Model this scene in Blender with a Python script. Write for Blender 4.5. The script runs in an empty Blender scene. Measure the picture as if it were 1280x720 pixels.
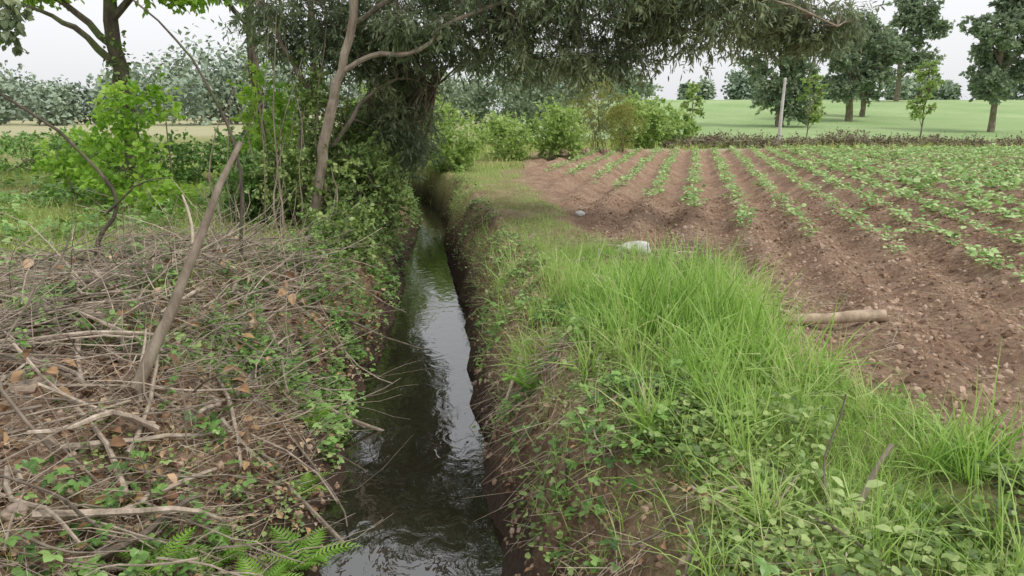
import bpy, math, numpy as np
rng = np.random.default_rng(7)
sc = bpy.context.scene
U = rng.uniform

# ------------------------------------------------------------------ utils
def h2(ix, iy, s):
    n = (ix.astype(np.int64)*374761393 + iy.astype(np.int64)*668265263 + s*144269504) & 0xffffffff
    n = ((n ^ (n >> 13))*1274126177) & 0xffffffff
    return ((n ^ (n >> 16)) & 0xffff)/65535.0
def vn(x, y, s=0):
    x = np.asarray(x, float); y = np.asarray(y, float)
    ix = np.floor(x); iy = np.floor(y); fx = x-ix; fy = y-iy
    fx = fx*fx*(3-2*fx); fy = fy*fy*(3-2*fy)
    a = h2(ix, iy, s); b = h2(ix+1, iy, s); c = h2(ix, iy+1, s); d = h2(ix+1, iy+1, s)
    return (a*(1-fx)+b*fx)*(1-fy)+(c*(1-fx)+d*fx)*fy
def fbm(x, y, s=0, o=4):
    r = 0; a = .5; t = 0
    for i in range(o):
        r = r+a*vn(x*2**i+17.3*i, y*2**i+9.1*i, s+i); t += a; a *= .5
    return r/t*2-1
def ss(a, b, x):
    t = np.clip((x-a)/(b-a), 0, 1); return t*t*(3-2*t)
def nrm(v):
    return v/(np.linalg.norm(v, axis=-1, keepdims=True)+1e-9)

class Acc:
    def __init__(s): s.v=[]; s.l=[]; s.c=[]; s.m=[]; s.r=[]; s.n=0
    def add(s, v, f, m=0, r=0.5):
        v = np.asarray(v, float).reshape(-1, 3); f = np.asarray(f, np.int64)
        s.v.append(v); s.l.append((f+s.n).ravel()); s.c.append(np.full(len(f), f.shape[1]))
        s.m.append(np.full(len(f), m)); s.r.append(np.broadcast_to(np.asarray(r, float), (len(v),)).copy()); s.n += len(v)
    def build(s, name, mats, smooth=False):
        v = np.concatenate(s.v); l = np.concatenate(s.l); c = np.concatenate(s.c); m = np.concatenate(s.m); r = np.concatenate(s.r)
        me = bpy.data.meshes.new(name)
        me.vertices.add(len(v)); me.vertices.foreach_set('co', v.astype(np.float32).ravel())
        me.loops.add(len(l)); me.loops.foreach_set('vertex_index', l.astype(np.int32))
        me.polygons.add(len(c)); me.polygons.foreach_set('loop_start', np.concatenate([[0], np.cumsum(c)[:-1]]).astype(np.int32))
        for q in mats: me.materials.append(q)
        me.polygons.foreach_set('material_index', m.astype(np.int32))
        me.polygons.foreach_set('use_smooth', np.full(len(c), smooth))
        at = me.attributes.new('rnd', 'FLOAT', 'POINT'); at.data.foreach_set('value', r.astype(np.float32))
        me.update(calc_edges=True)
        ob = bpy.data.objects.new(name, me); sc.collection.objects.link(ob)
        return ob

def inst(acc, tv, tf, pos, R, scale, m=0, rnd=None):
    N = len(pos)
    if N == 0: return
    scale = np.asarray(scale, float)
    if scale.ndim == 0: scale = np.full((N, 3), float(scale))
    if scale.ndim == 1: scale = np.repeat(scale[:, None], 3, 1)
    v = tv[None]*scale[:, None, :]
    v = np.einsum('nij,nkj->nki', R, v)+pos[:, None, :]
    f = tf[None]+(np.arange(N)*len(tv))[:, None, None]
    if rnd is None: rnd = rng.random(N)
    acc.add(v.reshape(-1, 3), f.reshape(-1, tf.shape[1]), m, np.repeat(rnd, len(tv)))
def frames(d, up=None):
    y = nrm(d)
    if up is None: up = np.array([0, 0, 1.0])+rng.normal(0, .5, d.shape)
    x = nrm(np.cross(y, up)); z = np.cross(x, y)
    return np.stack([x, y, z], -1)
def frames_up(N, tilt=.2, bias=(0,0)):
    z = nrm(np.array([bias[0], bias[1], 1.0])+rng.normal(0, tilt, (N, 3)))
    a = U(0, 2*np.pi, N); h = np.stack([np.cos(a), np.sin(a), 0*a], -1)
    y = nrm(np.cross(z, h)); x = np.cross(y, z)
    return np.stack([x, y, z], -1)

LEAF_V = np.array([[0,0,0],[0,.5,.0],[0,1,-.12],[-.3,.3,.07],[-.27,.66,.03],[.3,.3,.07],[.27,.66,.03]], float)
LEAF_F = np.array([[0,1,3],[1,4,3],[1,2,4],[0,5,1],[1,5,6],[1,6,2]])
NAR_V = np.array([[0,0,0],[-.085,.4,.015],[.085,.4,.015],[-.07,.7,-.02],[.07,.7,-.02],[0,1,-.1]], float)
NAR_F = np.array([[0,2,1],[1,2,4],[1,4,3],[3,4,5]])
DIA_V = np.array([[0,0,0],[-.3,.5,.06],[.3,.5,.06],[0,1,-.06]], float)
DIA_F = np.array([[0,2,1],[1,2,3]])
TRI_P = np.array([[-.5,0,-.3],[.5,0,-.3],[0,0,.6],[-.2,1,-.1],[.2,1,-.1],[0,1,.2]], float)
TRI_F = np.array([[0,1,4,3],[1,2,5,4],[2,0,3,5]])
def trifol():
    V=[]; F=[]
    for k,(a,s) in enumerate([(0,1.0),(1.25,.85),(-1.25,.85)]):
        c,q=np.cos(a),np.sin(a)
        v=LEAF_V*s*[1.25,1,1]+[0,.06,0]
        V.append(np.stack([v[:,0]*c-v[:,1]*q, v[:,0]*q+v[:,1]*c, v[:,2]],-1)); F.append(LEAF_F+7*k)
    return np.concatenate(V), np.concatenate(F)
TF_V, TF_F = trifol()
def blade(bend, w, n=3):
    V=[]; F=[]
    for i in range(n+1):
        t=i/n; a=bend*t
        y=(1-np.cos(a))/max(bend,.01); z=np.sin(a)/max(bend,.01)
        ww=w*(1-t**1.6)*.5+.0006
        V += [[-ww,y,z],[ww,y,z]]
        if i<n: F += [[2*i,2*i+1,2*i+3,2*i+2]]
    return np.array(V), np.array(F)
BL = [blade(b, w) for b,w in [(.4,.022),(.9,.024),(1.4,.026),(2.0,.024),(2.5,.022),(.15,.018)]]
def blades(acc, pos, length, m=0, tilt=.25, wmul=1, rnd=None, sel=None, bias=(0,0)):
    N=len(pos); which=rng.integers(0,len(BL),N) if sel is None else rng.choice(sel,N)
    if rnd is None: rnd=rng.random(N)
    for k in range(len(BL)):
        i=np.where(which==k)[0]
        L=length[i]
        inst(acc,BL[k][0],BL[k][1],pos[i],frames_up(len(i),tilt,bias),np.stack([L*wmul,L,L],-1),m,rnd[i])

def catmull(P, n):
    P=np.asarray(P,float); Q=np.vstack([2*P[0]-P[1],P,2*P[-1]-P[-2]]); out=[]
    seg=len(P)-1
    for t in np.linspace(0,seg-1e-6,n):
        i=int(t); u=t-i; a,b,c,d=Q[i:i+4]
        out.append(.5*((2*b)+(-a+c)*u+(2*a-5*b+4*c-d)*u*u+(-a+3*b-3*c+d)*u**3))
    return np.array(out)
def tube(acc, P, R, k=6, m=0, r=.5, rough=0, cap=True):
    P=np.asarray(P,float); n=len(P); R=np.broadcast_to(R,(n,)).astype(float)
    T=nrm(np.gradient(P,axis=0)); ax=np.zeros(3); ax[np.argmin(np.abs(T.mean(0)))]=1
    A=nrm(np.cross(T,ax)); B=np.cross(T,A)
    th=np.linspace(0,2*np.pi,k,endpoint=False)
    rr=R[:,None]*(1+rough*rng.normal(0,1,(n,k)))
    V=P[:,None]+rr[...,None]*(np.cos(th)[None,:,None]*A[:,None]+np.sin(th)[None,:,None]*B[:,None])
    i=np.arange(n-1)[:,None]*k; j=np.arange(k)[None]; j2=(j+1)%k
    F=np.stack([i+j,i+j2,i+k+j2,i+k+j],-1).reshape(-1,4)
    V=V.reshape(-1,3)
    acc.add(V,F,m,r)
    if cap:
        for e,c in ((0,P[0]),(n-1,P[-1])):
            vv=np.vstack([V[e*k:(e+1)*k],c]); ff=np.stack([np.arange(k),(np.arange(k)+1)%k,np.full(k,k)],-1)
            acc.add(vv,ff,m,r)
def limb(acc,pts,r0,r1,n=16,k=8,wob=.03,m=0,r=.5,rough=.06):
    P=catmull(pts,n); P[1:-1]+=rng.normal(0,wob,(n-2,3))*.5
    tube(acc,P,np.linspace(r0,r1,n),k,m,r,rough); return P

# ------------------------------------------------------------------ materials
def mat(name):
    m=bpy.data.materials.new(name); m.use_nodes=True; nt=m.node_tree; nt.nodes.clear()
    return m,nt,nt.nodes.new,nt.links.new
def ramp(nt, cols):
    r=nt.nodes.new('ShaderNodeValToRGB'); e=r.color_ramp.elements
    while len(e)<len(cols): e.new(.5)
    for i,(p,c) in enumerate(cols): e[i].position=p; e[i].color=(*c,1)
    return r
def leafmat(name, cols, tr=.35, rough=.5, spec=.35, vary=.5, nscale=1.2):
    m,nt,N,L=mat(name)
    at=N('ShaderNodeAttribute'); at.attribute_name='rnd'
    ge=N('ShaderNodeNewGeometry'); no=N('ShaderNodeTexNoise'); no.inputs['Scale'].default_value=nscale; no.inputs['Detail'].default_value=1
    L(ge.outputs['Position'],no.inputs['Vector'])
    ad=N('ShaderNodeMath'); ad.operation='MULTIPLY_ADD'; L(no.outputs['Fac'],ad.inputs[0]); ad.inputs[1].default_value=vary*2
    sb=N('ShaderNodeMath'); sb.operation='SUBTRACT'; L(at.outputs['Fac'],sb.inputs[0]); sb.inputs[1].default_value=vary
    L(sb.outputs[0],ad.inputs[2])
    n=len(cols); rp=ramp(nt,[(i/(n-1),c) for i,c in enumerate(cols)]); L(ad.outputs[0],rp.inputs[0])
    if spec>0:
        p=N('ShaderNodeBsdfPrincipled'); p.inputs['Roughness'].default_value=rough; p.inputs['Specular IOR Level'].default_value=spec
        L(rp.outputs[0],p.inputs['Base Color'])
    else:
        p=N('ShaderNodeBsdfDiffuse'); L(rp.outputs[0],p.inputs[0])
    o=N('ShaderNodeOutputMaterial')
    if tr>0:
        t=N('ShaderNodeBsdfTranslucent'); hs=N('ShaderNodeHueSaturation'); hs.inputs['Value'].default_value=1.5; hs.inputs['Saturation'].default_value=1.05; hs.inputs['Hue'].default_value=.49
        L(rp.outputs[0],hs.inputs['Color']); L(hs.outputs[0],t.inputs[0])
        mx=N('ShaderNodeMixShader'); mx.inputs[0].default_value=tr; L(p.outputs[0],mx.inputs[1]); L(t.outputs[0],mx.inputs[2]); L(mx.outputs[0],o.inputs[0])
    else: L(p.outputs[0],o.inputs[0])
    return m
def barkmat(name, c1,c2,c3, scale=8, moss=None, bump=.6):
    m,nt,N,L=mat(name)
    ge=N('ShaderNodeNewGeometry'); mp=N('ShaderNodeMapping'); mp.inputs['Scale'].default_value=(1,1,.25); L(ge.outputs['Position'],mp.inputs[0])
    no=N('ShaderNodeTexNoise'); no.inputs['Scale'].default_value=scale; no.inputs['Detail'].default_value=5; no.inputs['Roughness'].default_value=.7; L(mp.outputs[0],no.inputs[0])
    rp=ramp(nt,[(.3,c1),(.5,c2),(.72,c3)]); L(no.outputs['Fac'],rp.inputs[0])
    at=N('ShaderNodeAttribute'); at.attribute_name='rnd'
    hs=N('ShaderNodeHueSaturation'); L(rp.outputs[0],hs.inputs['Color'])
    mu=N('ShaderNodeMath'); mu.operation='MULTIPLY_ADD'; L(at.outputs['Fac'],mu.inputs[0]); mu.inputs[1].default_value=1.1; mu.inputs[2].default_value=.45; L(mu.outputs[0],hs.inputs['Value'])
    col=hs.outputs[0]
    if moss:
        n2=N('ShaderNodeTexNoise'); n2.inputs['Scale'].default_value=2.5; n2.inputs['Detail'].default_value=5; L(ge.outputs['Position'],n2.inputs[0])
        r2=ramp(nt,[(.5,(0,0,0)),(.65,(1,1,1))]); L(n2.outputs['Fac'],r2.inputs[0])
        mx=N('ShaderNodeMixRGB'); L(r2.outputs[0],mx.inputs[0]); L(col,mx.inputs[1]); mx.inputs[2].default_value=(*moss,1); col=mx.outputs[0]
    p=N('ShaderNodeBsdfPrincipled'); p.inputs['Roughness'].default_value=.9; p.inputs['Specular IOR Level'].default_value=.2; L(col,p.inputs['Base Color'])
    if bump:
        bp=N('ShaderNodeBump'); bp.inputs['Strength'].default_value=bump; bp.inputs['Distance'].default_value=.02; L(no.outputs['Fac'],bp.inputs['Height']); L(bp.outputs[0],p.inputs['Normal'])
    o=N('ShaderNodeOutputMaterial'); L(p.outputs[0],o.inputs[0]); return m

M_grass=leafmat('grass_blades',[(.12,.23,.04),(.23,.40,.08),(.33,.52,.12),(.43,.58,.19),(.55,.54,.29)],.35,vary=.35,spec=.3)
M_grass2=leafmat('short_grass',[(.16,.25,.05),(.29,.41,.09),(.40,.50,.15),(.54,.54,.27)],.25,spec=0)
M_straw=leafmat('dry_straw',[(.19,.14,.10),(.34,.27,.20),(.50,.42,.31),(.62,.55,.43)],0,.8,0)
M_litter=leafmat('dead_leaves',[(.12,.07,.045),(.26,.155,.09),(.44,.28,.15),(.54,.42,.29)],0,.7,0)
M_bramble=leafmat('bramble_leaves',[(.065,.14,.035),(.14,.27,.06),(.22,.39,.095),(.33,.5,.16)],.25,.4,.5)
M_ivy=leafmat('ivy_leaves',[(.07,.115,.035),(.15,.235,.06),(.25,.355,.10),(.37,.46,.17)],.2,.45,.4)
M_willow=leafmat('willow_leaves',[(.075,.11,.06),(.13,.18,.09),(.20,.255,.13),(.33,.38,.21)],.38,.4,.5,.45,.9)
M_bright=leafmat('bright_leaves',[(.13,.26,.035),(.22,.40,.055),(.32,.51,.08),(.42,.58,.15)],.45)
M_light=leafmat('light_bush',[(.18,.27,.08),(.28,.41,.12),(.38,.51,.18),(.48,.57,.27)],.35,spec=0)
M_olive=leafmat('olive_bush',[(.14,.17,.05),(.23,.27,.075),(.32,.35,.11),(.40,.42,.15)],.3,spec=0)
M_brush=leafmat('brush_leaves',[(.15,.11,.095),(.22,.185,.13),(.23,.24,.12),(.34,.34,.18)],0,spec=0)
M_far=leafmat('far_leaves_haze_tint',[(.15,.20,.135),(.22,.285,.18),(.29,.36,.23),(.36,.42,.29)],.25,.7,0,.4,.4)  # greens lightened and desaturated: some aerial haze is put into the leaf colour
M_haze=leafmat('distant_leaves_haze_tint',[(.21,.28,.215),(.27,.34,.25),(.33,.40,.29),(.38,.45,.34)],0,.9,0,.5,.12)  # distance haze painted as a paler, greyer leaf colour, no volume
M_crop=leafmat('crop_leaves',[(.16,.28,.08),(.25,.42,.13),(.36,.54,.19),(.47,.62,.28)],.2,spec=.3)
M_fern=leafmat('fern',[(.14,.28,.04),(.24,.44,.07),(.33,.54,.10)],.35)
M_bark=barkmat('bark_grey',(.10,.08,.06),(.21,.17,.13),(.36,.31,.25),9,(.14,.16,.06))
M_barkd=barkmat('bark_dark',(.045,.038,.03),(.11,.09,.068),(.20,.17,.13),10,(.11,.14,.05))
M_barkl=barkmat('bark_light',(.15,.12,.09),(.27,.22,.165),(.41,.355,.28),9)
M_stick=barkmat('dead_wood',(.15,.12,.095),(.30,.245,.19),(.46,.39,.315),14,bump=0)
M_log=barkmat('cut_log',(.20,.15,.105),(.37,.285,.205),(.50,.40,.30),12)

def simple(name,col,rough=.8,scale=20,var=.3,bump=.3):
    m,nt,N,L=mat(name)
    tc=N('ShaderNodeTexCoord'); no=N('ShaderNodeTexNoise'); no.inputs['Scale'].default_value=scale; no.inputs['Detail'].default_value=7; L(tc.outputs['Object'],no.inputs[0])
    c=np.array(col); rp=ramp(nt,[(.3,tuple(c*(1-var))),(.7,tuple(np.minimum(c*(1+var),.9)))]); L(no.outputs['Fac'],rp.inputs[0])
    p=N('ShaderNodeBsdfPrincipled'); p.inputs['Roughness'].default_value=rough; L(rp.outputs[0],p.inputs['Base Color'])
    bp=N('ShaderNodeBump'); bp.inputs['Strength'].default_value=bump; bp.inputs['Distance'].default_value=.02; L(no.outputs['Fac'],bp.inputs['Height']); L(bp.outputs[0],p.inputs['Normal'])
    o=N('ShaderNodeOutputMaterial'); L(p.outputs[0],o.inputs[0]); return m
M_stone=simple('pale_stone',(.58,.56,.53),.8,14,.25,.5)
M_clod=leafmat('soil_clods',[(.17,.11,.075),(.29,.195,.135),(.40,.285,.205),(.50,.38,.29)],0,.95,0)
M_rock=simple('brown_rock',(.34,.26,.2),.9,10,.4,.6)
M_conc=simple('concrete_post',(.55,.54,.5),.85,6,.15,.2)

# ------------------------------------------------------------------ terrain
def xc(y): return -0.2-.1*y+.05*np.sin(y*.8)-.03*np.clip(y-19,0,10)**2
def hw(y): return np.interp(y,[-8,3.85,7,12,19.4,26],[.6,.575,.53,.41,.27,.25])
XB_Y=[-8,0,3,4.4,6,8.2,10.5,17,25,34]; XB_X=[3.2,2.9,2.45,1.95,2.0,1.5,.95,.2,.2,1.3]
def xb(y): return np.interp(y,XB_Y,XB_X)
SP=.82
def rowphase(x,y): return (x-.05-.245*y)/SP
def fldn(x,y): return x-xb(y)+.45*fbm(x*1.5,y*1.5,71,3)
def height(x,y,detail=True):
    x=np.asarray(x,float); y=np.asarray(y,float)
    d=x-xc(y)
    wR=hw(y)+.12*fbm(y*1.7,y*0+3,5,4); wL=hw(y)+.12*fbm(y*1.5,y*0+8,6,4)
    sr=np.interp(y,[0,4,7,12,20],[1.0,.95,.85,.7,.45])*(1+.2*fbm(y*1.1,x*.8,8,3))
    sl=np.interp(y,[0,3,5,8,20],[2.3,2.1,1.6,1.1,.65])*(1+.2*fbm(y*.8,y*0,9,2))
    pr=np.clip((d-wR)/sr,0,1); pl=np.clip((-d-wL)/sl,0,1)
    zr=-1.06*(1-pr)**2.3; zl=-1.06*(1-pl)**np.interp(y,[4,8],[1.35,1.9])
    z=np.where(d>0,zr,zl)
    inside=(d<wR)&(d>-wL)
    q=np.clip(np.minimum(wR-d,d+wL)/.25,0,1)
    z=np.where(inside,-1.06-.3*q,z)
    fade=1-ss(24,28,y); z=z*fade
    slope=((pr<1)&(pr>0)&(d>0))|((pl<1)&(pl>0)&(d<0))
    left=ss(0,-1.2,d)
    z=z+left*(.10+.18*fbm(x*.9,y*.9,21,3)+.07*fbm(x*3.5,y*3.5,23,3))*(1-ss(16,30,y))*np.clip(pl*2,0,1)
    z=z+slope*(.19*fbm(x*4+y*.7,y*4,31,4))
    field=ss(-.1,.25,x-xb(y))*(1-ss(34,35,y))
    strip=ss(.5,1.0,d)*(1-field)
    z=z+strip*(.07+.12*fbm(x*1.6,y*1.6,41,3))*(1-ss(14,20,y))*(y<40)
    ph=rowphase(x,y)
    amp=.085*field*ss(xb(y)+.2,xb(y)+1.2,x)*(.45+.55*ss(4,9,y))
    z=z+amp*np.cos(2*np.pi*(ph+.06*fbm(x*.5,y*.5,44,2)))
    z=z+field*(.05*fbm(x*7,y*7,51,4)+.05*fbm(x*1.3,y*1.3,52,3))
    t=ss(50,128,y)*3.7*ss(-.02,.14,x/np.maximum(y,1))
    z=z+t
    z=z+.12*fbm(x*.08,y*.08,61,2)*ss(38,60,y)
    return z
def geo(a,b,n,r):
    t=(r**np.arange(n+1)-1)/(r**n-1); return a+(b-a)*t
xs=np.unique(np.round(np.concatenate([-geo(12,700,22,1.25),np.arange(-12,-4,.14),np.arange(-4,3.5,.042),np.arange(3.5,12,.085),np.arange(12,40,.15),geo(40,900,22,1.25)]),4))
ys=np.unique(np.round(np.concatenate([np.arange(-8,1,.3),np.arange(1,10,.048),np.arange(10,36,.12),geo(36,140,60,1.02),geo(140,3000,20,1.3)]),4))
X,Y=np.meshgrid(xs,ys); Z=height(X,Y)
nx,ny=len(xs),len(ys)
ac=Acc(); i=np.arange(ny-1)[:,None]*nx; j=np.arange(nx-1)[None]
ac.add(np.stack([X,Y,Z],-1).reshape(-1,3),np.stack([i+j,i+j+1,i+nx+j+1,i+nx+j],-1).reshape(-1,4))
d=X-xc(Y)
field=ss(-.15,.3,fldn(X,Y))*(1-ss(34,35,Y))
green=np.zeros_like(X)
green=np.maximum(green,ss(.9,1.5,d)*(1-field)*.8)
green=np.maximum(green,ss(-2.0,-3.2,d)*ss(6.0,8,Y)*1.0)
green=np.maximum(green,ss(34.5,38,Y))
green=np.maximum(green,ss(12,20,Y)*(1-field)*.8)
green=green*(.4+.6*ss(-.3,.25,fbm(X*1.2,Y*1.2,73,4)))
dry=np.exp(-((Y-35.3)/1.2)**2)*(X>0)*.8+ss(45,60,Y)*ss(-.02,-.1,X/np.maximum(Y,1))*.6
far=ss(38,42,Y)*ss(-.05,.02,X/np.maximum(Y,1))
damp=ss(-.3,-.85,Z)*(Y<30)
# furrow troughs are damper / darker soil than the crumbly ridge tops
trough=(.5-.5*np.cos(2*np.pi*rowphase(X,Y)))*field*.0
G=ac.build('ground',[],True)
ca=G.data.attributes.new('mask','FLOAT_COLOR','POINT')
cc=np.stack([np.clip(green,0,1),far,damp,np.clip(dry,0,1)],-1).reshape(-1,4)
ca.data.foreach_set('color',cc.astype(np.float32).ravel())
m,nt,N,L=mat('ground_soil')
ge=N('ShaderNodeNewGeometry'); at=N('ShaderNodeAttribute'); at.attribute_name='mask'; sp=N('ShaderNodeSeparateColor'); L(at.outputs['Color'],sp.inputs[0])
def noise(s,det=8,ro=.6):
    n=N('ShaderNodeTexNoise'); n.inputs['Scale'].default_value=s; n.inputs['Detail'].default_value=det; n.inputs['Roughness'].default_value=ro; L(ge.outputs['Position'],n.inputs[0]); return n
n1=noise(1.3,4); n2=noise(18,6,.78)
r1=ramp(nt,[(.3,(.32,.205,.14)),(.55,(.45,.31,.215)),(.75,(.57,.42,.31))]); L(n1.outputs['Fac'],r1.inputs[0])
r2=ramp(nt,[(.32,(.34,.32,.3)),(.5,(.86,.85,.84)),(.66,(1.3,1.28,1.25))]); L(n2.outputs['Fac'],r2.inputs[0])
mu=N('ShaderNodeMixRGB'); mu.blend_type='MULTIPLY'; mu.inputs[0].default_value=.9; L(r1.outputs[0],mu.inputs[1]); L(r2.outputs[0],mu.inputs[2])
def mixc(fac,a,b):
    x=N('ShaderNodeMixRGB'); L(fac,x.inputs[0]); L(a,x.inputs[1])
    if isinstance(b,tuple): x.inputs[2].default_value=(*b,1)
    else: L(b,x.inputs[2])
    return x.outputs[0]
rg=ramp(nt,[(.3,(.14,.17,.05)),(.5,(.25,.33,.09)),(.7,(.40,.44,.18))]); L(n2.outputs['Fac'],rg.inputs[0])
c=mixc(sp.outputs[0],mu.outputs[0],rg.outputs[0])
nf=noise(.12,5); rf=ramp(nt,[(.35,(.28,.41,.17)),(.55,(.34,.46,.21)),(.7,(.41,.51,.26))]); L(nf.outputs['Fac'],rf.inputs[0])
mf=N('ShaderNodeMixRGB'); mf.blend_type='MULTIPLY'; mf.inputs[0].default_value=.25; L(rf.outputs[0],mf.inputs[1]); L(r2.outputs[0],mf.inputs[2])
c=mixc(sp.outputs[1],c,mf.outputs[0])
c=mixc(at.outputs['Alpha'],c,(.54,.50,.34))
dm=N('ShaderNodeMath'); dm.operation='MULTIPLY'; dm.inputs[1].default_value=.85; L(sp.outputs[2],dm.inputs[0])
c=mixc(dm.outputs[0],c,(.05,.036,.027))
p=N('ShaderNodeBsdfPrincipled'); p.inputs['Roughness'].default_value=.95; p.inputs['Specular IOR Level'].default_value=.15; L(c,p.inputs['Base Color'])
bp=N('ShaderNodeBump'); bp.inputs['Strength'].default_value=1; bp.inputs['Distance'].default_value=.07; L(n2.outputs['Fac'],bp.inputs['Height']); L(bp.outputs[0],p.inputs['Normal'])
o=N('ShaderNodeOutputMaterial'); L(p.outputs[0],o.inputs[0]); G.data.materials.append(m)

# water
ac=Acc(); wy=np.arange(-8,26,.25); u=np.linspace(-1,1,9)
WX=xc(wy)[:,None]+u[None]*(hw(wy)[:,None]+.24); WY=np.repeat(wy[:,None],9,1)
i=np.arange(len(wy)-1)[:,None]*9; j=np.arange(8)[None]
ac.add(np.stack([WX,WY,WX*0-1.0],-1).reshape(-1,3),np.stack([i+j,i+j+1,i+9+j+1,i+9+j],-1).reshape(-1,4))
m,nt,N,L=mat('ditch_water')
ge=N('ShaderNodeNewGeometry'); mp=N('ShaderNodeMapping'); mp.inputs['Scale'].default_value=(1.2,.8,1); L(ge.outputs['Position'],mp.inputs[0])
n=N('ShaderNodeTexNoise'); n.inputs['Scale'].default_value=6; n.inputs['Detail'].default_value=3; n.inputs['Roughness'].default_value=.45; n.inputs['Distortion'].default_value=.8; L(mp.outputs[0],n.inputs[0])
bp=N('ShaderNodeBump'); bp.inputs['Strength'].default_value=.13; bp.inputs['Distance'].default_value=.03; L(n.outputs['Fac'],bp.inputs['Height'])
p=N('ShaderNodeBsdfPrincipled'); p.inputs['Base Color'].default_value=(.018,.016,.010,1); p.inputs['Roughness'].default_value=.02; p.inputs['IOR'].default_value=2.6
L(bp.outputs[0],p.inputs['Normal']); o=N('ShaderNodeOutputMaterial'); L(p.outputs[0],o.inputs[0])
ac.build('ditch_water',[m],True)

# ------------------------------------------------------------------ scatter helpers
def scat(n,x0,x1,y0,y1,fn=None,clump=None,yp=1.0):
    x=U(x0,x1,n); y=y0+(y1-y0)*rng.random(n)**yp
    keep=np.ones(n,bool)
    if fn is not None: keep&=fn(x,y)
    if clump:
        s,thr,w,seed=clump
        keep&=rng.random(n)<ss(thr-w,thr+w,fbm(x*s,y*s,seed,3))
    x=x[keep]; y=y[keep]
    return np.stack([x,y,height(x,y)],-1)
dd=lambda x,y: x-xc(y)
infield=lambda x,y: fldn(x,y)>.05
edge=lambda y: hw(y)+np.interp(y,[0,3,5,7,10],[.9,.8,.55,.45,.4])

ac=Acc()
strip=lambda x,y:(dd(x,y)>edge(y)+.25*fbm(x*2,y*2,99,3))&(~infield(x,y))
P=scat(92000,-.6,3.6,1.2,8.8,strip,(1.5,-.22,.22,101))
l=np.where(P[:,1]<6.8,U(.12,.48,len(P))*U(.7,1.05,len(P)),U(.07,.22,len(P)))*(.5+.85*ss(-.35,.35,fbm(P[:,0]*1.3,P[:,1]*1.3,103,3)))
l*=.5+.6*ss(0,.5,dd(P[:,0],P[:,1])-edge(P[:,1]))
gr=np.clip(rng.random(len(P))*.75+.25*ss(-.3,.4,fbm(P[:,0]*2.2,P[:,1]*2.2,104,2)),0,1); gr[rng.random(len(P))<.05]=1
blades(ac,P-[0,0,.01],l,0,.33,1.0,gr,bias=(.05,-.05))
P=scat(24000,-2,2.5,8,24,lambda x,y:(dd(x,y)>hw(y)+.25)&(~infield(x,y)),(1.5,-.05,.2,107))
blades(ac,P,U(.05,.17,len(P)),0,.35,1.6)
P=scat(42000,-2.4,1.5,1.8,19,lambda x,y:(dd(x,y)>hw(y)+.16)&(dd(x,y)<edge(y)+.1),(1.8,.03,.14,109))
blades(ac,P,U(.06,.30,len(P)),0,.4,.9,sel=[1,2,3,4],bias=(-.45,-.2))
for q in np.concatenate([scat(70,.7,2.4,2.4,7,strip),scat(46,-1.2,1.2,2.4,9,lambda x,y:(dd(x,y)>hw(y)+.3)&(dd(x,y)<edge(y)+.2))]):
    n_=28; blades(ac,q+np.stack([rng.normal(0,.03,n_),rng.normal(0,.03,n_),np.zeros(n_)],-1),U(.22,.55,n_),0,.35,.7,U(.3,.8)+U(-.15,.15,n_),bias=(-.15,-.1))
ac.build('grass_verge',[M_grass])
ac=Acc()
P=scat(60000,-13,-2.4,6.0,24,lambda x,y:dd(x,y)<-1.7,(.8,-.3,.25,111),1.5)
blades(ac,P,U(.06,.26,len(P)),0,.3,1.8,np.clip(rng.random(len(P))*.8+.15,0,1))
P=scat(16000,-4.8,-.9,2.5,9,lambda x,y:dd(x,y)<-.7,(1.1,.14,.13,113))
blades(ac,P,U(.05,.2,len(P)),0,.4,1.0)
P=scat(16000,-6,12,22,36,lambda x,y:(~infield(x,y)),(.5,-.2,.3,115))
blades(ac,P,U(.12,.4,len(P)),0,.3,3)
P=scat(18000,1,44,33.8,41,None,(.5,-.15,.3,117))
blades(ac,P,U(.12,.45,len(P)),0,.3,4,np.clip(rng.random(len(P))*.7+.35,0,1))
P=scat(9000,1.6,10,3,20,infield,(.7,.25,.1,119),1.3)
blades(ac,P,U(.02,.06,len(P)),0,.5,2.0)
ac.build('meadow_grass',[M_grass2])

def straws(ac,P,l0,l1,w0=.002,w1=.005,dz=.15,lift=.02,drf=None):
    n=len(P); a=U(0,2*np.pi,n); dr=np.stack([np.cos(a),np.sin(a),rng.normal(.03,dz,n)],-1) if drf is None else drf(n)
    inst(ac,TRI_P,TRI_F,P+[0,0,lift]+rng.normal(0,.01,(n,3)),frames(dr),np.stack([U(w0,w1,n),U(l0,l1,n),U(w0,w1,n)],-1))
ac=Acc()
straws(ac,scat(26000,-4.8,-.8,2,9,lambda x,y:dd(x,y)<-hw(y)-.15,(1.0,-.15,.25,121)),.06,.38,.0015,.005,.3,.04)
straws(ac,scat(12000,-1,3.2,1.5,10,lambda x,y:(dd(x,y)>hw(y)+.1),(1.2,.0,.2,123)),.05,.28,.002,.004,.2)
straws(ac,scat(5000,-.3,1.6,2.2,8,lambda x,y:(dd(x,y)>hw(y)+.15)&(dd(x,y)<edge(y)+.3),(1.4,.12,.1,127)),.12,.42,.002,.004,0,.06,
  lambda n:np.stack([rng.normal(-.6,.35,n),rng.normal(-.3,.45,n),rng.normal(-.5,.3,n)],-1))
straws(ac,scat(16000,1.2,14,3,18,infield,(.6,-.05,.2,129),1.2),.03,.14,.002,.004,.1,.008)
ac.build('dry_straw',[M_straw])

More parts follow.
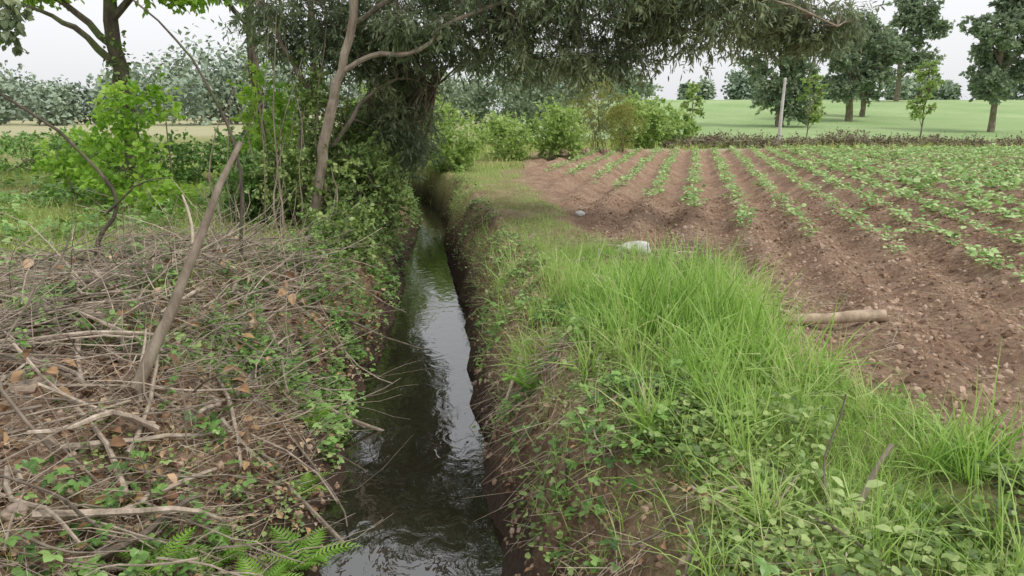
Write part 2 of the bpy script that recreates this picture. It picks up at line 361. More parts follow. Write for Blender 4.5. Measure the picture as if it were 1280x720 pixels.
ac=Acc()
P=scat(15000,-4.8,-.7,2,9.5,lambda x,y:dd(x,y)<-hw(y)-.1)
inst(ac,LEAF_V*[1,1,2.2],LEAF_F,P+[0,0,.02],frames(rng.normal(0,1,(len(P),3))*[1,1,.3]),U(.02,.075,len(P)))
P=scat(200,-4.6,-1.8,3,7.5,lambda x,y:dd(x,y)<-1.0)
inst(ac,LEAF_V*[1,1,2.4],LEAF_F,P+np.stack([0*P[:,0],0*P[:,0],U(.1,.3,len(P))],-1),frames(rng.normal(0,1,(len(P),3))-[0,0,.5]),U(.07,.15,len(P)))
P=scat(7000,-1.2,2.0,2,9.5,lambda x,y:(dd(x,y)>hw(y)+.05)&(dd(x,y)<edge(y)+.2))
inst(ac,LEAF_V*[1,1,2.2],LEAF_F,P+[0,0,.015],frames(rng.normal(0,1,(len(P),3))*[1,1,.4]),U(.02,.055,len(P)))
ac.build('leaf_litter',[M_litter])

def cover(ac,P,size,hgt,tpl=(TF_V,TF_F),m=0,lay=2):
    for k in range(lay):
        Q=P+np.stack([rng.normal(0,.04,len(P)),rng.normal(0,.04,len(P)),U(.01,hgt,len(P))],-1)
        a=U(0,2*np.pi,len(P)); dr=np.stack([np.cos(a),np.sin(a),rng.normal(-.1,.3,len(P))],-1)
        inst(ac,tpl[0],tpl[1],Q,frames(dr,np.array([0,0,1.])+rng.normal(0,.4,(len(P),3))),U(size*.35,size*1.25,len(P)),m)
ac=Acc()
P=scat(7000,-4.4,-.9,2.2,9.5,lambda x,y:dd(x,y)<-hw(y)-.12,(1.6,.21,.06,131)); cover(ac,P,.055,.2)
P=scat(16000,-4.2,-1.3,5.0,19,lambda x,y:(dd(x,y)<-hw(y)-.03)&(dd(x,y)>-hw(y)-1.1),(1.9,.04,.14,133),1.2); cover(ac,P,.048,.24)
P=scat(8000,-11,-3.5,6.5,18,lambda x,y:dd(x,y)<-2.4,(.7,.1,.12,135)); cover(ac,P,.075,.25)
P=scat(5000,-.6,1.9,1.8,9,lambda x,y:(dd(x,y)>hw(y)+.1)&(dd(x,y)<edge(y)+.5),(2.0,.18,.08,136)); cover(ac,P,.045,.14)
ac.build('bramble_patch',[M_bramble])
ac=Acc()
SL=(LEAF_V*[1.5,1,1],LEAF_F)
P=scat(52000,-2.3,1.9,1.8,19,lambda x,y:(dd(x,y)>hw(y)+.08)&(dd(x,y)<edge(y)+.3),(2.0,.03,.13,137),1.3); cover(ac,P,.036,.10,SL)
P=scat(14000,.3,3.0,1.8,8,strip,(1.6,.05,.13,139)); cover(ac,P,.042,.12,SL)
P=scat(9000,1.2,16,3.2,16,infield,(.9,.22,.1,141),1.3); cover(ac,P,.022,.02,(LEAF_V*[1.2,1,1],LEAF_F),0,1)
P=scat(22000,-3.8,-.9,2.4,12,lambda x,y:(dd(x,y)<-hw(y)-.02)&(dd(x,y)>-hw(y)-1.3),(2.0,.1,.12,143)); cover(ac,P,.032,.10,SL)
ac.build('ground_ivy',[M_ivy])
ac=Acc()
Q=np.concatenate([scat(120,-4.4,-1.2,3.6,9,lambda x,y:dd(x,y)<-hw(y)-.3),scat(120,-2.6,-1.4,6,10,lambda x,y:(dd(x,y)<-hw(y)-.2)&(dd(x,y)>-1.6))])
for q in Q:
    h_=U(.12,.45); e=q+[rng.normal(0,.08),rng.normal(0,.08),h_]; tube(ac,[q,(q+e)/2+rng.normal(0,.015,3),e],[.003,.0025,.0015],4,0,.5,0,False)
    n=int(10+h_*45); t=U(.15,1,n); a=U(0,6.28,n); dr=np.stack([np.cos(a),np.sin(a),U(-.3,.5,n)],-1)
    inst(ac,LEAF_V*[1.2,1,1],LEAF_F,q+(e-q)*t[:,None],frames(dr,np.array([0,0,1.])+0*dr),U(.03,.07,n)*(1.2-.5*t),1,np.clip(U(0,.5)+U(0,.5,n),0,1))
ac.build('tall_weeds',[M_stick,M_bramble])

# ------------------------------------------------------------------ sticks
def stick(ac,a,b,r0,r1,wob=.03,n=7,k=5,m=0,bw=.045):
    a=np.array(a,float); b=np.array(b,float); t=np.linspace(0,1,n)[:,None]; L_=np.linalg.norm(b-a)
    bow=rng.normal(0,bw,3)*L_; b2=rng.normal(0,bw*.4,3)*L_
    P=a+(b-a)*t+rng.normal(0,min(wob,.006*L_),(n,3))*np.sin(np.pi*t)+bow*np.sin(np.pi*t)+b2*np.sin(2*np.pi*t)
    tube(ac,P,np.linspace(r0,r1,n),k,m,U(.05,.95),.06)
    return P
ac=Acc()
P=np.concatenate([scat(1200,-4.8,-1.3,2.6,8,lambda x,y:dd(x,y)<-.85,(.9,-.05,.2,151)),scat(950,-4.2,-1.8,4.4,8.6,lambda x,y:dd(x,y)<-1.1)])
for q in P:
    a=U(0,2*np.pi) if U(0,1)<.4 else rng.normal(.6,.5)+np.pi*(U(0,1)<.5); L_=U(.2,1.1); r=U(.002,.008)
    dv=np.array([np.cos(a),np.sin(a),rng.normal(.1,.28)])*L_
    e=q+dv; e[2]=max(e[2],float(height(e[0],e[1]))+.03)
    s_=stick(ac,q+[0,0,U(0,.26)],e+[0,0,U(0,.2)],r,r*.35,.035,6,5)
    if U(0,1)<.4: stick(ac,s_[3],s_[3]+dv*.35+rng.normal(0,.1,3)*[1,1,.4]+[0,0,.04],r*.5,r*.2,.02,4,4)
P=scat(170,-4.8,-1.8,3.0,8.0,lambda x,y:dd(x,y)<-1.0)
for q in P:
    a=U(0,2*np.pi); L_=U(.4,1.4); r=U(.009,.024)
    dv=np.array([np.cos(a),np.sin(a),0])*L_; e=q+dv; e[2]=float(height(e[0],e[1]))+U(.04,.35)
    stick(ac,q+[0,0,.08],e,r,r*.5,.04,7,6)
for q in scat(110,-4.6,-1.6,3.4,10,lambda x,y:dd(x,y)<-1.0):
    e=q+[rng.normal(0,.22),rng.normal(0,.1),U(.3,.95)]; stick(ac,q,e,U(.003,.008),.002,.02,6,4)
ac.build('brush_pile',[M_stick])
ac=Acc()
for q in scat(150,-.5,1.6,2.6,9.5,lambda x,y:(dd(x,y)>hw(y)+.2)&(dd(x,y)<edge(y)+.35)):
    a=rng.normal(1.2,.7); L_=U(.2,.65); r=U(.003,.009); e=q+np.array([np.cos(a),np.sin(a),0])*L_*np.sign(rng.normal()); e[2]=float(height(e[0],e[1]))+.06
    stick(ac,q+[0,0,.08],e,r,r*.5,.03,6,5)
for a,b,r in [((.05,5.6,-.25),(.62,7.2,.2),.018),((.0,5.9,-.3),(.35,6.9,.18),.015),((.1,6.3,-.1),(.75,7.5,.22),.022),((-.05,5.2,-.45),(.3,6.3,.12),.013),((.3,6.6,.1),(.95,7.9,.25),.018),((.25,4.5,-.35),(.55,5.3,.05),.012)]:
    stick(ac,a,b,r,r*.5,.03,8,6)
ac.build('branch_debris',[M_stick])
ac=Acc()
for q in scat(260,-1.3,1.2,2.4,9,lambda x,y:(dd(x,y)>hw(y)+.1)&(dd(x,y)<hw(y)+.5)):
    e=q+[rng.normal(-.1,.1),rng.normal(0,.12),-U(.1,.4)]; e[2]=max(e[2],float(height(e[0],e[1])))+.02
    stick(ac,q+[0,0,.03],e,U(.002,.007),.0015,.02,5,4)
ac.build('exposed_roots',[M_barkd])
ac=Acc()
for q in scat(130,1.2,2.6,7.2,9.0):
    a=U(0,6.28); L_=U(.15,.55); r=U(.004,.013); e=q+np.array([np.cos(a),np.sin(a),0])*L_; e[2]=float(height(e[0],e[1]))+U(.02,.14)
    stick(ac,q+[0,0,.06],e,r,r*.6,.02,5,5)
ac.build('twig_heap',[M_stick])
ac=Acc(); stick(ac,(-2.38,4.35,.0),(-1.84,5.05,1.5),.042,.018,.03,12,9,0,.015)
stick(ac,(-2.1,4.75,.85),(-2.25,5.0,1.15),.014,.007,.01,5,6); ac.build('leaning_dead_branch',[M_barkl],True)
ac=Acc(); stick(ac,(-2.4,3.5,0),(-2.46,3.5,1.38),.011,.005,.02,9,6); stick(ac,(-2.42,3.5,.75),(-2.2,3.6,1.1),.005,.003,.01,4,5); ac.build('upright_dead_stem',[M_stick],True)
ac=Acc(); limb(ac,[(-4.1,7,.1),(-4.0,7,.5),(-3.78,7,.9),(-4.2,7,1.48),(-4.8,7,1.9)],.025,.012,14,7,.01)
limb(ac,[(-3.9,7,.75),(-3.5,6.9,1.05),(-3.2,6.9,1.1)],.014,.005,8,5,.01); ac.build('curved_bare_branch',[M_barkd],True)
ac=Acc(); limb(ac,[(-2.75,7.3,.3),(-2.7,7.3,1.2),(-2.9,7.3,1.9),(-3.3,7.3,2.5),(-3.9,7.3,3.0)],.02,.007,14,6,.01); ac.build('arching_branch',[M_barkd],True)
ac=Acc(); stick(ac,(-3.85,5.5,.3),(-2.95,5.1,.25),.045,.03,.02,8,9); ac.build('fallen_branch',[M_barkl],True)
ac=Acc(); stick(ac,(2.22,5.85,float(height(2.22,5.85))+.04),(3.03,5.72,float(height(3.03,5.72))+.04),.042,.05,.008,10,12,0,.01); stick(ac,(2.3,5.8,.08),(2.05,6.0,.1),.02,.01,.01,4,6); stick(ac,(2.4,5.9,.1),(2.15,6.0,.12),.014,.008,.01,4,6)
ac.build('fallen_log',[M_log],True)
ac=Acc()
x0,y0=1.42,2.75
stick(ac,(x0,y0,float(height(x0,y0))),(x0+.16,y0+.05,.36),.014,.010,.01,7,7); stick(ac,(x0-.05,y0+.1,.0),(x0+.04,y0+.25,.5),.006,.004,.01,6,5)
ac.build('cut_stem',[M_stick],True)

def stone(name,x,y,s,mt,seed=0):
    import bmesh
    bm=bmesh.new(); bmesh.ops.create_icosphere(bm,subdivisions=4,radius=1)
    for v in bm.verts:
        c=v.co; k=1+.35*float(fbm(c.x*1.2+seed,c.y*1.2+c.z*1.7,seed,3))+.07*float(fbm(c.x*5,c.y*5+c.z*4,seed,3))
        q=[math.copysign(abs(a)**.75,a) for a in c]; v.co=(q[0]*k*s[0],q[1]*k*s[1],q[2]*k*s[2])
    me=bpy.data.meshes.new(name); bm.to_mesh(me); bm.free(); me.materials.append(mt)
    for p_ in me.polygons: p_.use_smooth=True
    ob=bpy.data.objects.new(name,me); sc.collection.objects.link(ob)
    ob.location=(x,y,float(height(x,y))+s[2]*.4); ob.rotation_euler=(.1,.15,seed)
stone('pale_stone',1.42,8.5,(.18,.11,.09),M_stone,3)
stone('pale_stone',1.15,12.4,(.1,.07,.04),M_stone,5)
for k,(x,y,s) in enumerate([(-2.85,4.0,.06),(-2.95,4.25,.08),(-2.6,3.75,.05),(-2.3,3.05,.045),(-3.2,4.1,.06),(-2.5,4.1,.05),(-2.05,3.2,.04)]):
    stone('brown_rock',x,y,(s*1.3,s,s*.7),M_rock,10+k)

import bmesh
bm=bmesh.new(); bmesh.ops.create_icosphere(bm,subdivisions=1,radius=1); CV=np.array([v.co[:] for v in bm.verts]); CF=np.array([[v.index for v in f.verts] for f in bm.faces]); bm.free()
ac=Acc()
for t in range(4):
    tv=CV*(1+.2*rng.normal(0,1,(len(CV),1)))
    P=scat(9000,1.2,13,2.4,15,infield,None,1.4)
    inst(ac,tv,CF,P,frames(rng.normal(0,1,(len(P),3))),np.abs(rng.normal(0,.012,len(P)))[:,None]*U(.7,1.3,(len(P),3))+.005)
    P=scat(1800,-4.6,1.2,2,8,lambda x,y:np.abs(dd(x,y))>hw(y))
    inst(ac,tv,CF,P,frames(rng.normal(0,1,(len(P),3))),U(.006,.028,len(P)))
ac.build('soil_clods',[M_clod])

def frond(n=13):
    V=[];F=[]
    for i in range(n):
        t=(i+1)/n; y=t; z=.55*t-.65*t*t; l=.26*math.sin(math.pi*min(1,t*.85+.12))**.8
        for sx in (-1,1):
            b=len(V); V+=[[0,y-.03,z],[0,y+.02,z],[sx*l*.6,y+.09*l/.3,z+.01],[sx*l,y+.12,z-.05],[sx*l*.6,y+.02,z]]; F+=[[b,b+4,b+3],[b,b+3,b+2],[b,b+2,b+1]]
    return np.array(V),np.array(F)
FR=frond()
for x,y,s in [(-1.6,3.5,.24),(-1.2,3.7,.28),(-1.75,3.2,.22),(.1,5.0,.22),(-1.45,4.6,.2),(-1.3,3.3,.26),(-1.6,5.4,.2)]:
    ac=Acc(); n=6; a=np.linspace(0,2*np.pi,n,endpoint=False)+U(0,1); dr=np.stack([np.cos(a),np.sin(a),U(.3,.8,n)],-1)
    inst(ac,FR[0],FR[1],np.repeat([[x,y,float(height(x,y))+.07]],n,0),frames(dr,np.array([0,0,1.])+0*dr),U(.8,1.2,n)*s)
    ac.build('fern',[M_fern])
ac=Acc(); n=16; a=U(0,6.28,n); dr=np.stack([np.cos(a),np.sin(a),U(.1,.9,n)],-1)
inst(ac,LEAF_V*[1.2,1,1],LEAF_F,np.array([[1.36,2.6,float(height(1.36,2.6))+.12]])+rng.normal(0,.05,(n,3)),frames(dr,np.array([0,0,1.])+0*dr),U(.05,.09,n),0,U(.6,1,n)); ac.build('young_shrub',[M_light])

# ------------------------------------------------------------------ crop rows
ac=Acc(); pp=[]; big=[]
for k in range(-5,34):
    if k<=0: y0=12.5-k*1.7
    else: y0=[10.2,9.8,8.6,6.6][k-1] if k<=4 else 5.5
    y=np.arange(y0,33.6,.2 if k<4 else .18); y=y+rng.normal(0,.06,len(y)); x=.05+k*SP+.245*y+rng.normal(0,.06,len(y))
    gap=rng.random(len(y))<(.86 if k<4 else .95); s=(.8+.45*ss(1,7,k))*U(.45,1.35,len(y))*(.7+.55*vn(x*.7,y*.7,88))
    ok=gap&(x>xb(y)+.3)&(x<36); pp.append(np.stack([x,y,height(x,y)],-1)[ok]); big.append(s[ok])
P=np.concatenate(pp); S=np.concatenate(big)
for k in range(16):
    a=U(0,2*np.pi,len(P)); el=U(-.1,1.1,len(P)); dr=np.stack([np.cos(a),np.sin(a),el],-1)
    o_=nrm(dr)*U(.02,.15,(len(P),1))*S[:,None]; o_[:,2]=np.abs(o_[:,2])+.03
    R_=frames(dr*[1,1,.5],np.array([0,0,1.])+rng.normal(0,.35,(len(P),3))); sz=U(.045,.095,len(P))*S; nr=P[:,1]<14
    inst(ac,LEAF_V*[1.3,1,1],LEAF_F,(P+o_)[nr],R_[nr],sz[nr])
    inst(ac,DIA_V*[1.5,1,1],DIA_F,(P+o_)[~nr],R_[~nr],sz[~nr]*1.15)
ac.build('crop_rows',[M_crop])

# ------------------------------------------------------------------ trees & bushes
def ell(n,c,r,shell=0.):
    v=nrm(rng.normal(0,1,(n,3))); q=rng.random(n)**(1/3.); q=q*(1-shell)+shell*np.maximum(q,.75)
    return np.array(c)+v*q[:,None]*np.array(r)
def twigleaves(ac,C,ntw,nl,Lt,size,tpl,mw,ml,droop=.3,tw=.004,spread=1.,crnd=None):
    n=len(C); dr=rng.normal(0,1,(n*ntw,3)); dr[:,2]=dr[:,2]*.6-droop; dr=nrm(dr)
    B=np.repeat(C,ntw,0)+rng.normal(0,Lt*.12,(n*ntw,3)); LL=U(.5,1.1,n*ntw)*Lt
    inst(ac,TRI_P,TRI_F,B,frames(dr),np.stack([LL*0+tw,LL,LL*0+tw],-1),mw)
    t=U(.1,1.05,(n*ntw,nl)); pos=B[:,None]+dr[:,None]*(t*LL[:,None])[...,None]
    ld=dr[:,None]*.7+rng.normal(0,.6,(n*ntw,nl,3))*spread; ld[...,2]-=droop*.8
    if crnd is None: crnd=rng.random(n)
    r=np.clip(np.repeat(crnd,ntw)[:,None]*.45+rng.random((n*ntw,nl))*.55,0,1)
    pos=pos.reshape(-1,3); ld=ld.reshape(-1,3)
    inst(ac,tpl[0],tpl[1],pos,frames(ld),U(.6,1.25,len(pos))*size,ml,r.ravel())
def attach(ac,skel,C,r0=.012,m=0,every=1,k=4):
    S=np.concatenate(skel)
    for c in C[::every]:
        s=S[np.argmin(np.linalg.norm(S-c,axis=1))]; mid=(s+c)/2+rng.normal(0,.06,3)*np.linalg.norm(s-c)+[0,0,.08*np.linalg.norm(s-c)]
        tube(ac,catmull([s,mid,c],6),np.linspace(r0,r0*.35,6),k,m,.5,0,False)
NT=(NAR_V*[1.25,1,1],NAR_F); LT=(LEAF_V,LEAF_F); DT=(DIA_V*[1.2,1,1],DIA_F); ND=(DIA_V*[.38,1,1],DIA_F)

ac=Acc(); sk=[]
sk.append(limb(ac,[(-2.95,10.6,-.1),(-2.75,10.6,.9),(-2.5,10.6,1.9),(-2.2,10.6,2.9),(-2.0,10.7,4.2),(-1.6,11,6.6)],.085,.045,24,9,.03,2,rough=.05))
sk.append(limb(ac,[(-3.2,11.6,-.1),(-3.3,11.6,1.2),(-3.0,11.6,2.6),(-3.2,11.8,5.4)],.07,.035,18,8,.03))
sk.append(limb(ac,[(-2.45,10.6,2.2),(-1.9,10.5,2.45),(-1.3,10.5,2.5),(-.8,10.5,2.9),(.4,10.6,3.3),(1.8,10.4,3.5),(3.2,10.2,3.2),(4.3,10.2,2.8)],.04,.012,24,7,.03,2))
sk.append(limb(ac,[(-2.1,11,3.6),(-1,11.4,4.2),(.8,11.8,4.4),(2.6,12,4.1),(4.2,12,3.5)],.05,.015,20,7,.04))
sk.append(limb(ac,[(-2.3,11,2.9),(-1.2,10.4,3.4),(.2,9.8,3.9),(1.8,9.6,3.7)],.04,.012,16,6,.03))
sk.append(limb(ac,[(-2.7,11.2,1.2),(-2.2,11.4,1.9),(-1.7,11.6,2.2),(-1.2,12,2.1)],.035,.012,12,6,.02))
sk.append(limb(ac,[(-3.1,11.6,2.0),(-3.6,11.4,3.0),(-4.0,11.4,3.8)],.04,.015,10,6,.03))
sk.append(limb(ac,[(-2.0,10.8,4.4),(-1,10,5.4),(0,9,6.0)],.04,.015,10,6,.03))
C=np.concatenate([ell(120,(-1.3,11.8,3.15),(1.3,.9,.8)),ell(190,(1.0,11,3.35),(1.8,1.2,.75)),ell(130,(3.0,11,3.15),(1.4,1.0,.6)),
  ell(50,(.7,10.8,2.5),(1.5,.6,.3)),ell(70,(-1.9,12.2,2.2),(.6,.7,1.0)),ell(70,(-3.4,11.9,3.2),(.75,.7,.8)),ell(40,(4.3,11,2.95),(.6,.7,.3)),ell(60,(-1.75,12.8,1.5),(.4,1.0,.8)),ell(22,(-1.2,10.7,2.85),(.6,.3,.25)),
  ell(36,(-2.5,11.5,2.9),(.5,.3,.6))])
C2=ell(110,(-.8,10.6,5.9),(2.4,1.8,1.1),.2)
attach(ac,sk,C,.010,0,1); attach(ac,sk,C2,.012,0,1)
twigleaves(ac,C,7,15,.45,.115,NT,0,1,.45)
twigleaves(ac,C2,6,9,.5,.17,ND,0,1,.45)
ac.build('willow_tree',[M_bark,M_willow,M_barkl])

def bush(name,blobs,nt_,ntw,nl,Lt,size,tpl,ml,stems=8,droop=.05,bark=M_bark,stemr=.02):
    ac=Acc(); sk=[]; tot=sum(b[2] for b in blobs)
    for (c,r,w) in blobs:
        for s in range(max(1,int(stems*w/tot))):
            b=[c[0]+rng.normal(0,r[0]*.25),c[1]+rng.normal(0,r[1]*.25),0]; b[2]=float(height(b[0],b[1]))-.05
            e=ell(1,c,np.array(r)*.8)[0]; sk.append(limb(ac,[b,(np.array(b)+e)/2+rng.normal(0,.08,3),e],stemr,stemr*.4,8,5,.02))
    C=np.concatenate([ell(max(2,int(nt_*w/tot)),c,r,.5) for c,r,w in blobs])
    gz=height(C[:,0],C[:,1]); C[:,2]=np.maximum(C[:,2],gz+.08)
    attach(ac,sk,C,stemr*.35,0,2)
    twigleaves(ac,C,ntw,nl,Lt,size,tpl,0,1,droop)
    return ac.build(name,[bark,ml])
bush('bank_shrub',[((-2.25,9.6,.05),(.4,.9,.45),2),((-2.2,11.2,.5),(.5,1.0,.9),3.5),((-2.5,12.6,.9),(.5,1.2,1.1),4),((-2.7,14.8,.9),(.65,1.8,1.1),3.5),((-3.0,17.5,.9),(.7,2,1.2),3),((-3.3,10.6,.7),(.4,.4,.7),1.6),((-2.9,11.3,1.7),(.25,.3,.8),1.2)],620,6,10,.3,.07,LT,M_ivy,30)
bush('bramble_thicket',[((-3.9,11.4,.5),(.5,.8,.5),1.4),((-8.5,17,.6),(2.2,1.2,.55),3),((-12.5,19,.6),(2.8,1.5,.6),3),((-5.6,17.5,.8),(1.6,1.5,.8),3)],380,6,10,.35,.10,LT,M_bramble,26)
bush('elder_shrub',[((-6.6,12.5,.95),(.5,.5,.8),1.3),((-7.6,13.4,.8),(.8,.8,.5),1.0),((-4.1,12.6,1.6),(.5,.5,.8),1.0),((-5.5,11.4,.4),(.4,.4,.35),.5),((-6.3,12.8,1.9),(.5,.4,.35),.5)],105,5,8,.38,.12,LT,M_bright,18)
ac=Acc()
for q in range(38):
    x=rng.normal(-3.3,.4); y=U(9.5,13); z=float(height(x,y)); h_=U(1,2.9); limb(ac,[(x,y,z),(x+rng.normal(0,.1),y,z+h_*.5),(x+rng.normal(.15,.25),y,z+h_)],U(.006,.02),.004,8,5,.02)
ac.build('coppice_stems',[M_barkl])

def tree(name,base,H,r,limbs,blobs,nc,ntw,nl,Lt,size,tpl,bark,leaf,lean=(0,0),droop=.1,k=10,att=.02):
    ac=Acc(); sk=[]; b=np.array([base[0],base[1],float(height(base[0],base[1]))-.1])
    sk.append(limb(ac,[b,b+[lean[0]*.3,lean[1]*.3,H*.33],b+[lean[0]*.6,lean[1]*.6,H*.66],b+[lean[0],lean[1],H]],r,r*.35,18,k,r*.3,rough=.05))
    for f,e in limbs:
        s=sk[0][int(f*17)]; e=np.array(e,float)+[b[0],b[1],b[2]]; mid=(s+e)/2+[0,0,.12*np.linalg.norm(e-s)]
        sk.append(limb(ac,[s,mid,e],r*.45,r*.12,10,6,r*.15))
    tot=sum(q[2] for q in blobs)
    C=np.concatenate([ell(max(2,int(nc*w/tot)),np.array(c)+b,rr,.3) for c,rr,w in blobs])
    attach(ac,sk,C,att,0,1)
    twigleaves(ac,C,ntw,nl,Lt,size,tpl,0,1,droop,tw=max(.004,att*.2))
    return ac.build(name,[bark,leaf])
tree('alder_tree',(-7.4,14.5),7.0,.18,[(.45,(-1.8,-.3,4.0)),(.5,(1.8,-.5,4.2)),(.6,(1,.5,5)),(.4,(-1.2,-1,3.5))],
  [((-1.5,-.4,4.05),(.9,.8,.4),3),((1.4,-.4,4.0),(1.3,.8,.4),5),((0,0,5.5),(2,1.5,1),5),((-2.2,-1,3.2),(.35,.4,.6),.7)],170,5,9,.4,.13,LT,M_barkd,M_bright,(-.2,0))
tree('alder_tree',(-5.45,16.2),7.5,.15,[(.5,(-1.2,-.3,4.5)),(.6,(1.2,.5,5))],[((0,0,6),(1.8,1.5,1.0),5),((-1.0,0,4.4),(.7,.8,.35),.8)],100,5,9,.4,.13,LT,M_barkd,M_bright,(-.1,0))
ac=Acc(); limb(ac,[(-4.9,7,3.4),(-4.6,6.8,2.9),(-4.45,6.7,2.35)],.012,.005,8,5,.01); C=ell(10,(-4.5,6.8,2.55),(.15,.2,.3)); twigleaves(ac,C,4,9,.22,.085,LT,0,1,.6)
limb(ac,[(-7.0,7.5,-.1),(-6.4,7.3,1.8),(-5.6,7.1,3.3),(-4.9,7,3.4)],.06,.012,14,7,.02); ac.build('overhanging_sapling',[M_barkd,M_willow])
ac=Acc()
for bx,by,h_ in ((-7.4,14.5,3.2),(-5.45,16.2,2.6)):
    n=420; t=rng.random(n); a=U(0,6.28,n); o_=np.stack([np.cos(a),np.sin(a),0*a],-1)
    C=np.array([bx,by,0])+np.stack([-.03*t*4,0*t,t*h_],-1)+o_*.18
    inst(ac,LEAF_V*[1.4,1,1],LEAF_F,C,frames(o_*.5+rng.normal(0,.5,(n,3))-[0,0,.4]),U(.05,.1,n))
ac.build('trunk_ivy',[M_ivy])

bush('willow_bush',[((1.7,28,1.0),(1.1,1,1.0),1),((-.2,27,.8),(1.0,1,.7),.7)],130,6,10,.5,.14,DT,M_light,10)
bush('willow_bush',[((3.5,31,1.7),(1.2,1,1.5),1),((4.6,31.5,1.2),(.8,1,1.1),.5)],130,6,11,.6,.13,NT,M_olive,12)
bush('willow_bush',[((6.2,36,1.2),(1.4,1,1.3),1),((7.8,38,1.1),(1.6,1,1.1),.7)],120,6,10,.5,.18,DT,M_light,10)
bush('hazel_bush',[((-1.9,22,.9),(.9,1.2,1.0),1),((-3.6,23,1.4),(1.3,1.5,1.5),1.3)],170,6,11,.4,.12,LT,M_light,10)
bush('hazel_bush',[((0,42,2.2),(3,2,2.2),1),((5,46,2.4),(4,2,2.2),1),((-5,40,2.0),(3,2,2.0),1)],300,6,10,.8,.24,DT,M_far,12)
ac=Acc()
P=np.stack([U(7.5,48,1700),rng.normal(36.3,.5,1700),U(0,1,1700)],-1); P[:,2]=height(P[:,0],P[:,1])+P[:,2]*.55*(.3+1.0*vn(P[:,0]*.5,P[:,1]*0,5))
twigleaves(ac,P,5,3,.45,.12,DT,0,1,-.2,.02)
ac.build('brush_hedge',[M_stick,M_brush])
ac=Acc(); x0,y0=12.9,36; z0=float(height(x0,y0)); 
tube(ac,[(x0,y0,z0-.2),(x0,y0,z0+1.5),(x0+.05,y0,z0+3.2)],[.09,.08,.065],10,0,.5,0); tube(ac,[(x0+.05,y0,z0+3.2),(x0+.05,y0,z0+3.28)],[.08,.05],10,0,.5,0)
ac.build('concrete_post',[M_conc])
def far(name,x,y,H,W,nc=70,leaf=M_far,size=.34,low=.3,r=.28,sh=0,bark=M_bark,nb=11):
    bl=[]; li=[]
    for q in range(nb):
        a=U(0,6.28); rr=U(.25,.8)*W; zz=(low+(.88-low)*(q+.5)/nb)*H; k=1-.35*abs(zz/H-.6)/.4; c=(rr*k*np.cos(a)+sh,rr*k*np.sin(a)*.8,zz)
        bl.append((c,(W*.38,W*.36,H*.09),1)); li.append((min(.8,max(.25,zz/H*.8)),c))
    bl.append(((sh,0,H*.88),(W*.4,W*.38,H*.12),1.2))
    return tree(name,(x,y),H*.86,r,li,bl,nc,7,12,W*.22,size,DT,bark,leaf,(sh,0),.0,8,.05)
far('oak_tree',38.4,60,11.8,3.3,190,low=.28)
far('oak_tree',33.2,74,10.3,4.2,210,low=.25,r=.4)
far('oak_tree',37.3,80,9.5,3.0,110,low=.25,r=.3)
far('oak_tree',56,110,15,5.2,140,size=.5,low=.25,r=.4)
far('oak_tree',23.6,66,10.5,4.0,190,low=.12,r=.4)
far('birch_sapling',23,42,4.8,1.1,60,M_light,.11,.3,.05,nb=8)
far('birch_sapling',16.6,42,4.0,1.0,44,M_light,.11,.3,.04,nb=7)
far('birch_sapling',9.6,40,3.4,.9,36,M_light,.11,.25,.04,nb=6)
ac=Acc()
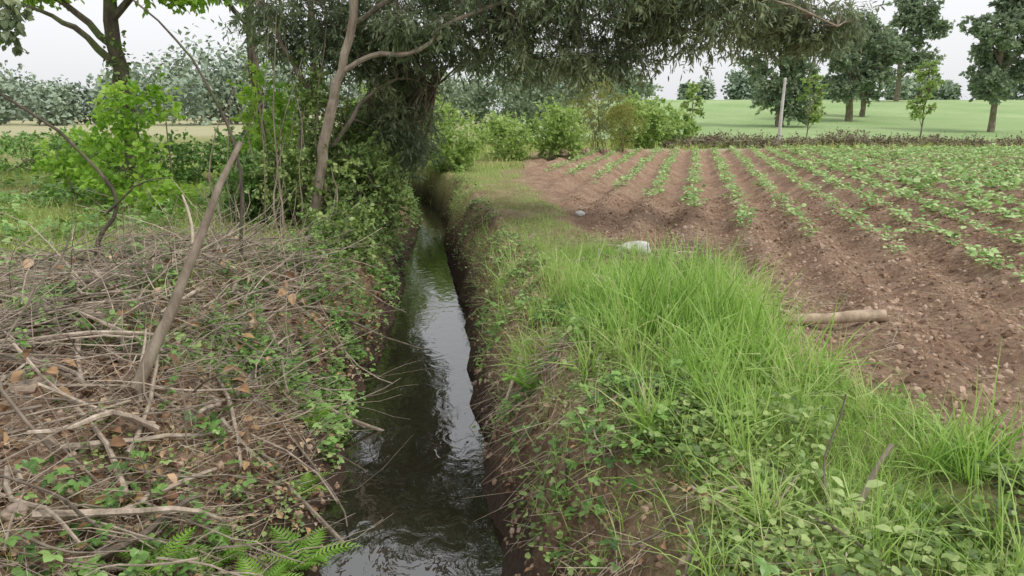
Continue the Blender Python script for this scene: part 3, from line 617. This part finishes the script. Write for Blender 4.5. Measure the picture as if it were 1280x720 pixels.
def mass(x0,x1,y,h0,h1,n,size,m_=480):
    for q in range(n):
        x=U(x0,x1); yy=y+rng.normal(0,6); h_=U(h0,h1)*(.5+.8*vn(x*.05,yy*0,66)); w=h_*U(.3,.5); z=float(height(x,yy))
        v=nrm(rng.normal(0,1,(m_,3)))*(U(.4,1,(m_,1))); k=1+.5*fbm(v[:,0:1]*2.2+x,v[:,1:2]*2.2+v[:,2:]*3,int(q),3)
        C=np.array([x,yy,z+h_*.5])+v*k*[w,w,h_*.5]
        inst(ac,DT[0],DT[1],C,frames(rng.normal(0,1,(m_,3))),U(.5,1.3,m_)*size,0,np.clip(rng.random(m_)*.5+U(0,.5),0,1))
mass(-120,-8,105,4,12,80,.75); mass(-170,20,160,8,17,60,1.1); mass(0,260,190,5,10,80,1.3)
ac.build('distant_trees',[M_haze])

# ------------------------------------------------------------------ light, sky, camera
w=bpy.data.worlds.new('World'); sc.world=w; w.use_nodes=True; nt=w.node_tree; nt.nodes.clear(); N=nt.nodes.new; L=nt.links.new
sk=N('ShaderNodeTexSky'); sk.sky_type='NISHITA'; sk.sun_disc=False; sk.sun_elevation=math.radians(55); sk.sun_rotation=math.radians(120); sk.dust_density=4; 
hs=N('ShaderNodeHueSaturation'); hs.inputs['Saturation'].default_value=.2; L(sk.outputs[0],hs.inputs['Color'])
b1=N('ShaderNodeBackground'); b1.inputs[1].default_value=.06; L(hs.outputs[0],b1.inputs[0])
b2=N('ShaderNodeBackground'); b2.inputs[0].default_value=(.96,.97,1,1); b2.inputs[1].default_value=.80
ad=N('ShaderNodeAddShader'); L(b1.outputs[0],ad.inputs[0]); L(b2.outputs[0],ad.inputs[1]); o=N('ShaderNodeOutputWorld'); L(ad.outputs[0],o.inputs[0])
sd=bpy.data.lights.new('sun','SUN'); sd.energy=1.5; sd.angle=math.radians(12); sd.color=(1,.96,.9); so=bpy.data.objects.new('sun',sd); sc.collection.objects.link(so)
so.rotation_euler=(math.radians(35),0,math.radians(60))
cd=bpy.data.cameras.new('camera'); cd.lens=25.7; cd.sensor_width=36; cd.clip_end=6000; cd.clip_start=.05; co=bpy.data.objects.new('camera',cd); sc.collection.objects.link(co)
co.location=(0,0,1.7); co.rotation_euler=(math.radians(90-13.53),0,0); sc.camera=co
sc.view_settings.view_transform='Standard'; sc.view_settings.look='None'; sc.view_settings.exposure=0
